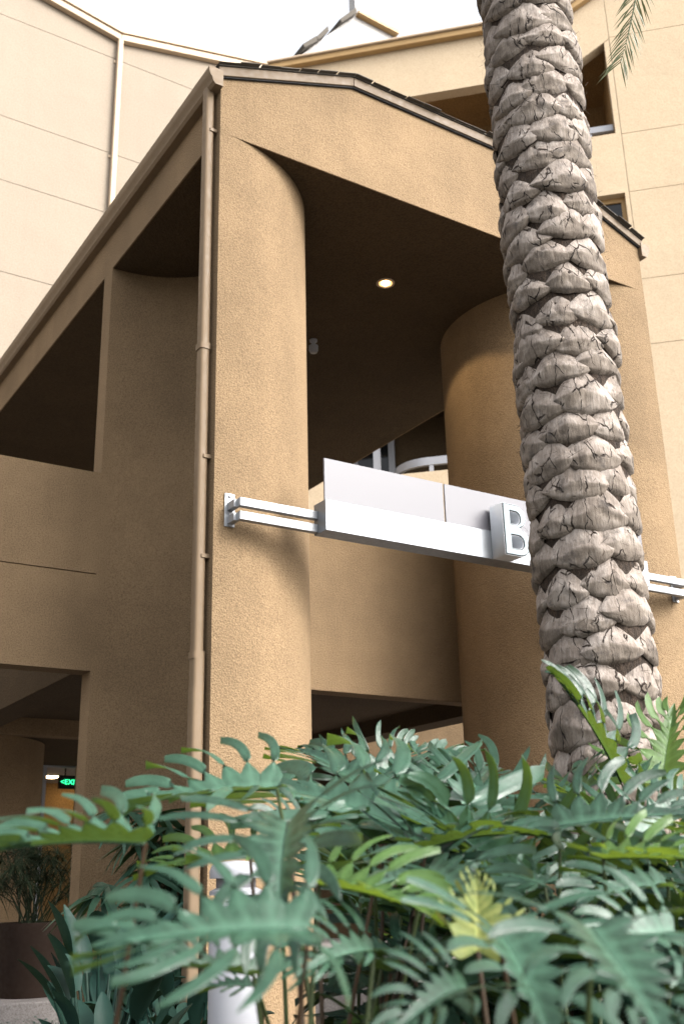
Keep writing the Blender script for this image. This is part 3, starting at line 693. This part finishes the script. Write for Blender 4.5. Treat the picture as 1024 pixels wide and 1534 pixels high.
HERO = [
    ((0.687, 1.641, 1.068), (0.482, 1.739, 1.086), 6, 1),
    ((1.129, 2.009, 1.192), (0.884, 2.109, 1.186), 4, 1),
    ((0.719, 1.202, 0.950), (0.506, 1.293, 0.959), 0, 1),
    ((0.924, 1.606, 1.100), (0.787, 1.421, 0.991), 0, 1),
    ((1.514, 1.997, 1.085), (1.327, 2.418, 1.302), -8, 1.1),
    ((1.447, 1.921, 1.070), (1.581, 1.715, 1.131), 10, 1.1),
    ((0.992, 1.622, 1.001), (1.087, 1.440, 0.974), -12, 1),
    ((1.081, 1.325, 0.903), (1.099, 1.337, 1.002), 20, 0.95),
    ((1.617, 1.692, 1.103), (1.793, 1.517, 1.138), -6, 1),
    ((1.466, 1.432, 1.033), (1.527, 1.273, 1.036), 0, 1),
    ((2.258, 2.110, 1.245), (2.131, 2.133, 1.524), 25, 1),
    ((2.425, 2.120, 1.236), (2.552, 2.157, 1.474), -20, 1),
    ((1.007, 1.015, 0.942), (0.941, 0.843, 0.849), 5, 1.1),
    ((1.042, 1.231, 0.934), (0.975, 1.036, 0.837), -5, 1),
    ((1.658, 2.381, 1.196), (1.572, 2.616, 1.393), 10, 1.1),
    ((1.825, 2.272, 1.163), (2.031, 2.377, 1.343), 0, 1.1),
    ((1.973, 2.235, 1.132), (1.872, 2.420, 1.320), 0, 1),
    ((2.241, 2.359, 1.205), (2.487, 2.319, 1.313), 0, 1),
    ((1.325, 1.762, 1.025), (1.296, 1.543, 0.967), 0, 1),
    ((1.130, 2.128, 1.059), (0.960, 2.239, 1.054), 5, 0.8),
    ((0.829, 1.548, 0.874), (0.688, 1.580, 0.907), 0, 0.7),
    ((1.713, 1.510, 0.982), (1.511, 1.522, 0.978), 0, 1),
    ((1.582, 1.714, 0.991), (1.494, 1.772, 1.026), 0, 1),
    ((1.010, 1.491, 0.901), (0.873, 1.460, 0.909), 0, 1),
    ((1.000, 1.855, 0.830), (0.912, 1.912, 0.842), 0, 0.6),
    ((1.465, 2.149, 1.094), (1.415, 2.301, 1.194), 0, 1),
    ((1.829, 2.508, 1.253), (2.024, 2.501, 1.372), 0, 1),
    ((1.727, 2.575, 1.256), (1.909, 2.576, 1.385), 0, 1),
    ((2.131, 2.073, 1.149), (2.106, 2.208, 1.262), 0, 1),
    ((2.061, 1.880, 1.098), (2.276, 1.860, 1.211), 0, 1),
    ((1.296, 2.139, 1.108), (1.154, 2.112, 1.141), 0, 1),
    ((1.184, 2.093, 1.085), (1.360, 2.098, 1.156), 0, 0.9),
    ((1.404, 1.234, 0.919), (1.235, 1.225, 0.922), 0, 1),
    ((0.941, 1.178, 0.871), (0.817, 1.139, 0.867), 0, 1),
    ((1.293, 1.902, 0.993), (1.458, 1.914, 1.043), 0, 1),
    ((1.585, 1.832, 0.972), (1.695, 1.760, 1.023), 0, 1),
]

rnd = random.Random(77)
VIEW = Vector((.5455, .8381, 0)); SIDE = Vector((.8381, -.5455, 0))
crowns = []          # plan positions of the plants: (depth ahead of the camera, sideways)
for d_, s_ in ((1.75, -.42), (1.62, -.10), (1.62, .28), (1.70, .62), (2.15, -.55), (2.25, -.05), (2.2, .40), (2.25, .85), (2.85, .05), (2.85, .50), (2.95, .95), (3.25, 1.35), (3.35, .30)):
    p = VIEW*d_+SIDE*s_; crowns.append(Vector((p.x, p.y, .04)))
DESC = ['with a long leaf stretched toward the doorway', 'with a big leaf reaching across the white bollard', 'with a ragged yellow leaf at its centre', 'with broad leaves drooping beside the yellow leaf',
        'low and dark beside the white bollard', 'with a leaf reaching across the brown column', 'with leaves fanned in front of the parapet under the sign', 'with leaves spread below the palm trunk',
        'with upright leaves against the dark underpass', 'with pale leaves against the rounded pier', 'with leaves touching the palm trunk', 'with tall leaves standing beside the palm trunk', 'half hidden behind the others near the bridge']
plants = [thing('split_leaf_philodendron', 'bluish green split-leaf philodendron '+DESC[i], 'plant', crowns[i], 0, 'philodendrons in the planting bed') for i in range(len(crowns))]
def leaf_to(base, tip, roll, wsc, lm, lean=.5, plant=None):
    base, tip = Vector(base), Vector(tip); ax = tip-base; L = ax.length*1.06; wsc = wsc*1.12
    y = ax.normalized(); up = Vector((0, 0, 1))-VIEW*lean          # blades lean to the open side of the courtyard
    z = (up-y*up.dot(y)).normalized(); z = Matrix.Rotation(R_(roll), 3, y) @ z; x = y.cross(z)
    if plant is None: plant = min(plants, key=lambda p: (p.location.xy-base.xy).length)
    o = bpy.data.objects.new('leaf', lm); COL.objects.link(o); o.parent = plant
    mt = Matrix((x*wsc*L, y*L, z*L)).transposed().to_4x4(); mt.translation = base-plant.location
    o.matrix_local = mt
    c = plant.location; p0 = Vector((c.x+rnd.uniform(-.08, .08), c.y+rnd.uniform(-.08, .08), 0.0))
    mid = Vector((base.x*.55+p0.x*.45, base.y*.55+p0.y*.45, base.z*.62))-y*.02
    pts = []
    for i in range(9):
        t = i/8; a = p0.lerp(mid, t); b = mid.lerp(base, t); pts.append(a.lerp(b, t))
    mb = MB(plant.location); mb.tube(pts, [.0065-.003*i/8 for i in range(9)], 6, False)
    link('stem', mb.mesh('stem', 60), 'petiole_r' if rnd.random() < .45 else 'petiole', plant)
    return o
for i, (b_, t_, r_, w_) in enumerate(HERO):
    o = leaf_to(b_, t_, r_*.5+rnd.uniform(-16, 16), w_, LMY[0] if i == 7 else (LMN if i in (6, 9, 11, 19, 28) else LM)[i % 10], rnd.uniform(.2, .75) if i != 4 else .12)
    if i == 7: o['label'] = 'torn yellowing leaf'
# further leaves filling the bed, lower and behind
def fill(n, drange, srange, zrange, Lr, seed, shaded=.5, el=(-.40, .35)):
    r2 = random.Random(seed); k = 0
    while k < n:
        d_, s_ = r2.uniform(*drange), r2.uniform(*srange); z = r2.uniform(*zrange)
        if -.40*d_ < s_ < -.13*d_-.02 and z > .80: continue
        if -.20*d_ < s_ < -.02*d_ and z > .40: continue      # keep the bollard and doorway clear
        p = VIEW*d_+SIDE*s_; L = r2.uniform(*Lr); c0 = min(crowns, key=lambda c: (c.xy-p.xy).length)
        az = math.atan2(p.y-c0.y, p.x-c0.x)+r2.uniform(-.8, .8)
        dr = Vector((math.cos(az), math.sin(az), r2.uniform(*el))).normalized()
        b = Vector((p.x, p.y, z)); leaf_to(b, b+dr*L, r2.uniform(-25, 25), r2.uniform(.85, 1.1), (LMS if r2.random() < shaded else (LMN if r2.random() < .12 else LM))[r2.randrange(10)], r2.uniform(-.3, .4)); k += 1
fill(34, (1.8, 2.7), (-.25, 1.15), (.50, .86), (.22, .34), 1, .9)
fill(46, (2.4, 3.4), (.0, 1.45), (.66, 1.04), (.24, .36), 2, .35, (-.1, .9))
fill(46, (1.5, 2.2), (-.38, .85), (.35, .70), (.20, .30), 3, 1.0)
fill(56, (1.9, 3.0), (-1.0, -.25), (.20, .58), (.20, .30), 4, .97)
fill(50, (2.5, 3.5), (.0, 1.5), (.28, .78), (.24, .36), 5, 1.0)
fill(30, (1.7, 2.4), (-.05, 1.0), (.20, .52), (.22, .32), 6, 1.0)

# ================================================================== OTHER PLANTS
def blade(m, base, dirv, L, wd, droop, n=5, fold=.25):
    base = Vector(base); d = Vector(dirv).normalized(); side = d.cross(Vector((0, 0, 1)))
    if side.length < .05: side = Vector((1, 0, 0))
    side.normalize(); vs = []
    for i in range(n+1):
        t = i/n; p = base+d*L*t+Vector((0, 0, -droop*L*t*t)); w_ = wd*math.sin(math.pi*(.12+.86*t))**.8*.5
        u = side.cross(d)*w_*fold
        vs += [p-side*w_+u, p, p+side*w_+u]
    m.add(vs, [(i*3+k, i*3+k+1, (i+1)*3+k+1, (i+1)*3+k) for i in range(n) for k in range(2)])
# fan palm by the wall behind the downpipe
fp = thing('fan_palm', 'dark green fan palm against the brown wall behind the downpipe', 'plant', (2.62, 6.25, 0))
def fan_mesh(seed):
    r2 = random.Random(seed); m = MB(); n = r2.choice((8, 9, 10))
    for i in range(n):
        a = R_(-85+170*i/(n-1)); blade(m, (0, 0, 0), (math.sin(a), math.cos(a), r2.uniform(-.1, .2)), r2.uniform(.85, 1.05), .13, r2.uniform(.25, .6), 5)
    me = m.mesh('fan'); me.materials.append(M['rhapis']); 
    for p in me.polygons: p.use_smooth = True
    return me
FM = [fan_mesh(s) for s in range(5)]
r2 = random.Random(9)
for i in range(64):
    az = r2.uniform(0, 2*math.pi); R0 = r2.uniform(.05, .36); z = r2.uniform(.40, 1.46)
    p = Vector((2.70+R0*math.cos(az)*1.0, 6.2+R0*math.sin(az)*.8, z)); q = Vector((2.70+r2.uniform(-.12, .12), 6.2+r2.uniform(-.1, .1), max(.05, z-.35)))
    L = r2.uniform(.24, .36)
    o = link('fan_leaf', FM[i % 5], None, fp); o.location = p-fp.location; o.scale = (L,)*3
    o.rotation_euler = (r2.uniform(-.9, .1), r2.uniform(-.3, .3), az-math.pi/2+r2.uniform(-.4, .4))
    mb = MB(fp.location); mb.tube([q, q.lerp(p, .5)+Vector((0, 0, .03)), p], .004, 5, False); link('leaf_stalk', mb.mesh(), 'petiole', fp)
for k in range(6):
    a = k*1.05; mb = MB(fp.location); mb.tube([(2.7+.12*math.cos(a), 6.2+.1*math.sin(a), 0), (2.7+.13*math.cos(a), 6.2+.11*math.sin(a), .6), (2.7+.14*math.cos(a), 6.2+.12*math.sin(a), 1.25)], .011, 6); link('cane', mb.mesh('cane', 60), 'cane', fp)
# paddle-leaved plants left of the bed
def paddle_plant(loc, n, h, seed, label):
    t = thing('paddle_leaf_plant', label, 'plant', loc, 0, 'paddle-leaved plants by the doorway'); r2 = random.Random(seed)
    for i in range(n):
        az = r2.uniform(0, 2*math.pi); el = r2.uniform(.35, 1.25); sl = r2.uniform(.35, .85)*h
        d = Vector((math.cos(az)*math.cos(el), math.sin(az)*math.cos(el), math.sin(el)))
        b = Vector((.05*math.cos(az), .05*math.sin(az), 0)); e = b+Vector((d.x*.5, d.y*.5, d.z))*sl
        m = MB(); blade(m, e, d+Vector((0, 0, -.1)), r2.uniform(.24, .38)*h, r2.uniform(.075, .11), r2.uniform(.05, .35), 8, .5)
        o = link('leaf', m.mesh('leaf', 80), 'strel', t)
        m = MB(); m.tube([b, b.lerp(e, .5)+Vector((d.x, d.y, 0))*-.03, e], [.011, .009, .006], 6, False); link('stem', m.mesh('stem', 60), 'strel', t)
paddle_plant((1.95, 5.1, .03), 38, .98, 1, 'glossy dark paddle-leaved plant beside the brown pot')
paddle_plant((1.62, 4.15, .03), 38, .78, 2, 'low glossy dark paddle-leaved plant in front of the fan palm')
paddle_plant((2.15, 4.6, .03), 34, .85, 3, 'glossy dark paddle-leaved plant between fan palm and bollard')
# potted sedge on the porch floor
pot = thing('planter_pot', 'tapered dark brown pot on the concrete porch floor', 'planter', (2.66, 8.48, .28))
def potf(m):
    m.lathe([(.20, .281), (.205, .30), (.245, .68), (.262, .76), (.262, .79), (.240, .79), (.235, .73), (.02, .73)], (2.66, 8.48), 40)
part(pot, 'body', 'pot', potf, 40)
part(pot, 'potting_soil', 'soil', lambda m: m.lathe([(.232, .732), (.10, .755), (.01, .76)], (2.66, 8.48), 24), 60)
sg_ = thing('potted_sedge', 'feathery dark umbrella sedge growing in the brown pot', 'plant', (2.66, 8.48, .75))
r2 = random.Random(3)
def tuft(seed):
    r3 = random.Random(seed); m = MB()
    for k in range(46):
        a = r3.uniform(0, 6.283); el = r3.uniform(-.3, 1.0)
        blade(m, (0, 0, 0), (math.cos(a)*math.cos(el), math.sin(a)*math.cos(el), math.sin(el)), r3.uniform(.11, .20), .006, r3.uniform(.3, .9), 4, 0)
    return m.mesh('tuft')
TM = [tuft(s) for s in range(4)]
for i in range(44):
    az = r2.uniform(0, 6.283); rr = r2.uniform(.05, .40); h = r2.uniform(.22, .62)
    e = Vector((rr*math.cos(az), rr*math.sin(az), h)); b = Vector((r2.uniform(-.08, .08), r2.uniform(-.08, .08), -.01))
    m = MB(); m.tube([b, b.lerp(e, .5)+Vector((0, 0, .06)), e], .004, 5, False); link('stem', m.mesh('stem', 60), 'papyrus', sg_)
    o = link('tuft', TM[i % 4], 'papyrus', sg_); o.location = e; o.rotation_euler = (r2.uniform(-.4, .4), r2.uniform(-.4, .4), r2.uniform(0, 6))
# ground cover at the step
def cover(m):
    r3 = random.Random(6)
    for i in range(2200):
        x = r3.uniform(1.5, 2.75); y = r3.uniform(6.7, 8.0); z = .06+r3.uniform(0, .13)+.05*noise.noise(Vector((x*5, y*5, 0)))
        a = r3.uniform(0, 6.28); blade(m, (x, y, z), (math.cos(a), math.sin(a), r3.uniform(-.1, .6)), r3.uniform(.02, .04), .018, .2, 2, .2)
mb = MB(); cover(mb); o = link('ground_cover', mb.mesh('ground_cover'), 'cover'); o['kind'] = 'stuff'; tag(o, 'small leafy ground cover along the concrete step', 'ground cover')
# bollard light
bo = thing('bollard_light', 'white cylindrical bollard light among the leaves before the column', 'bollard', (1.84, 3.57, 0))
c_ = (1.84, 3.57)
part(bo, 'post', 'white_metal', lambda m: m.lathe([(.092, 0), (.092, .86), (.088, .865)], c_, 40), 40)
part(bo, 'lens_tube', 'frost', lambda m: m.lathe([(.07, .8655), (.07, 1.03)], c_, 32), 40)
for k in range(3):
    z = .885+k*.048
    part(bo, 'louvre_ring', 'white_metal', lambda m: m.lathe([(.0705, z), (.093, z-.006), (.093, z+.008), (.0705, z+.018)], c_, 40), 40)
part(bo, 'cap', 'white_metal', lambda m: m.lathe([(.093, 1.0305), (.094, 1.055), (.085, 1.075), (.05, 1.086), (.005, 1.09)], c_, 40), 50)
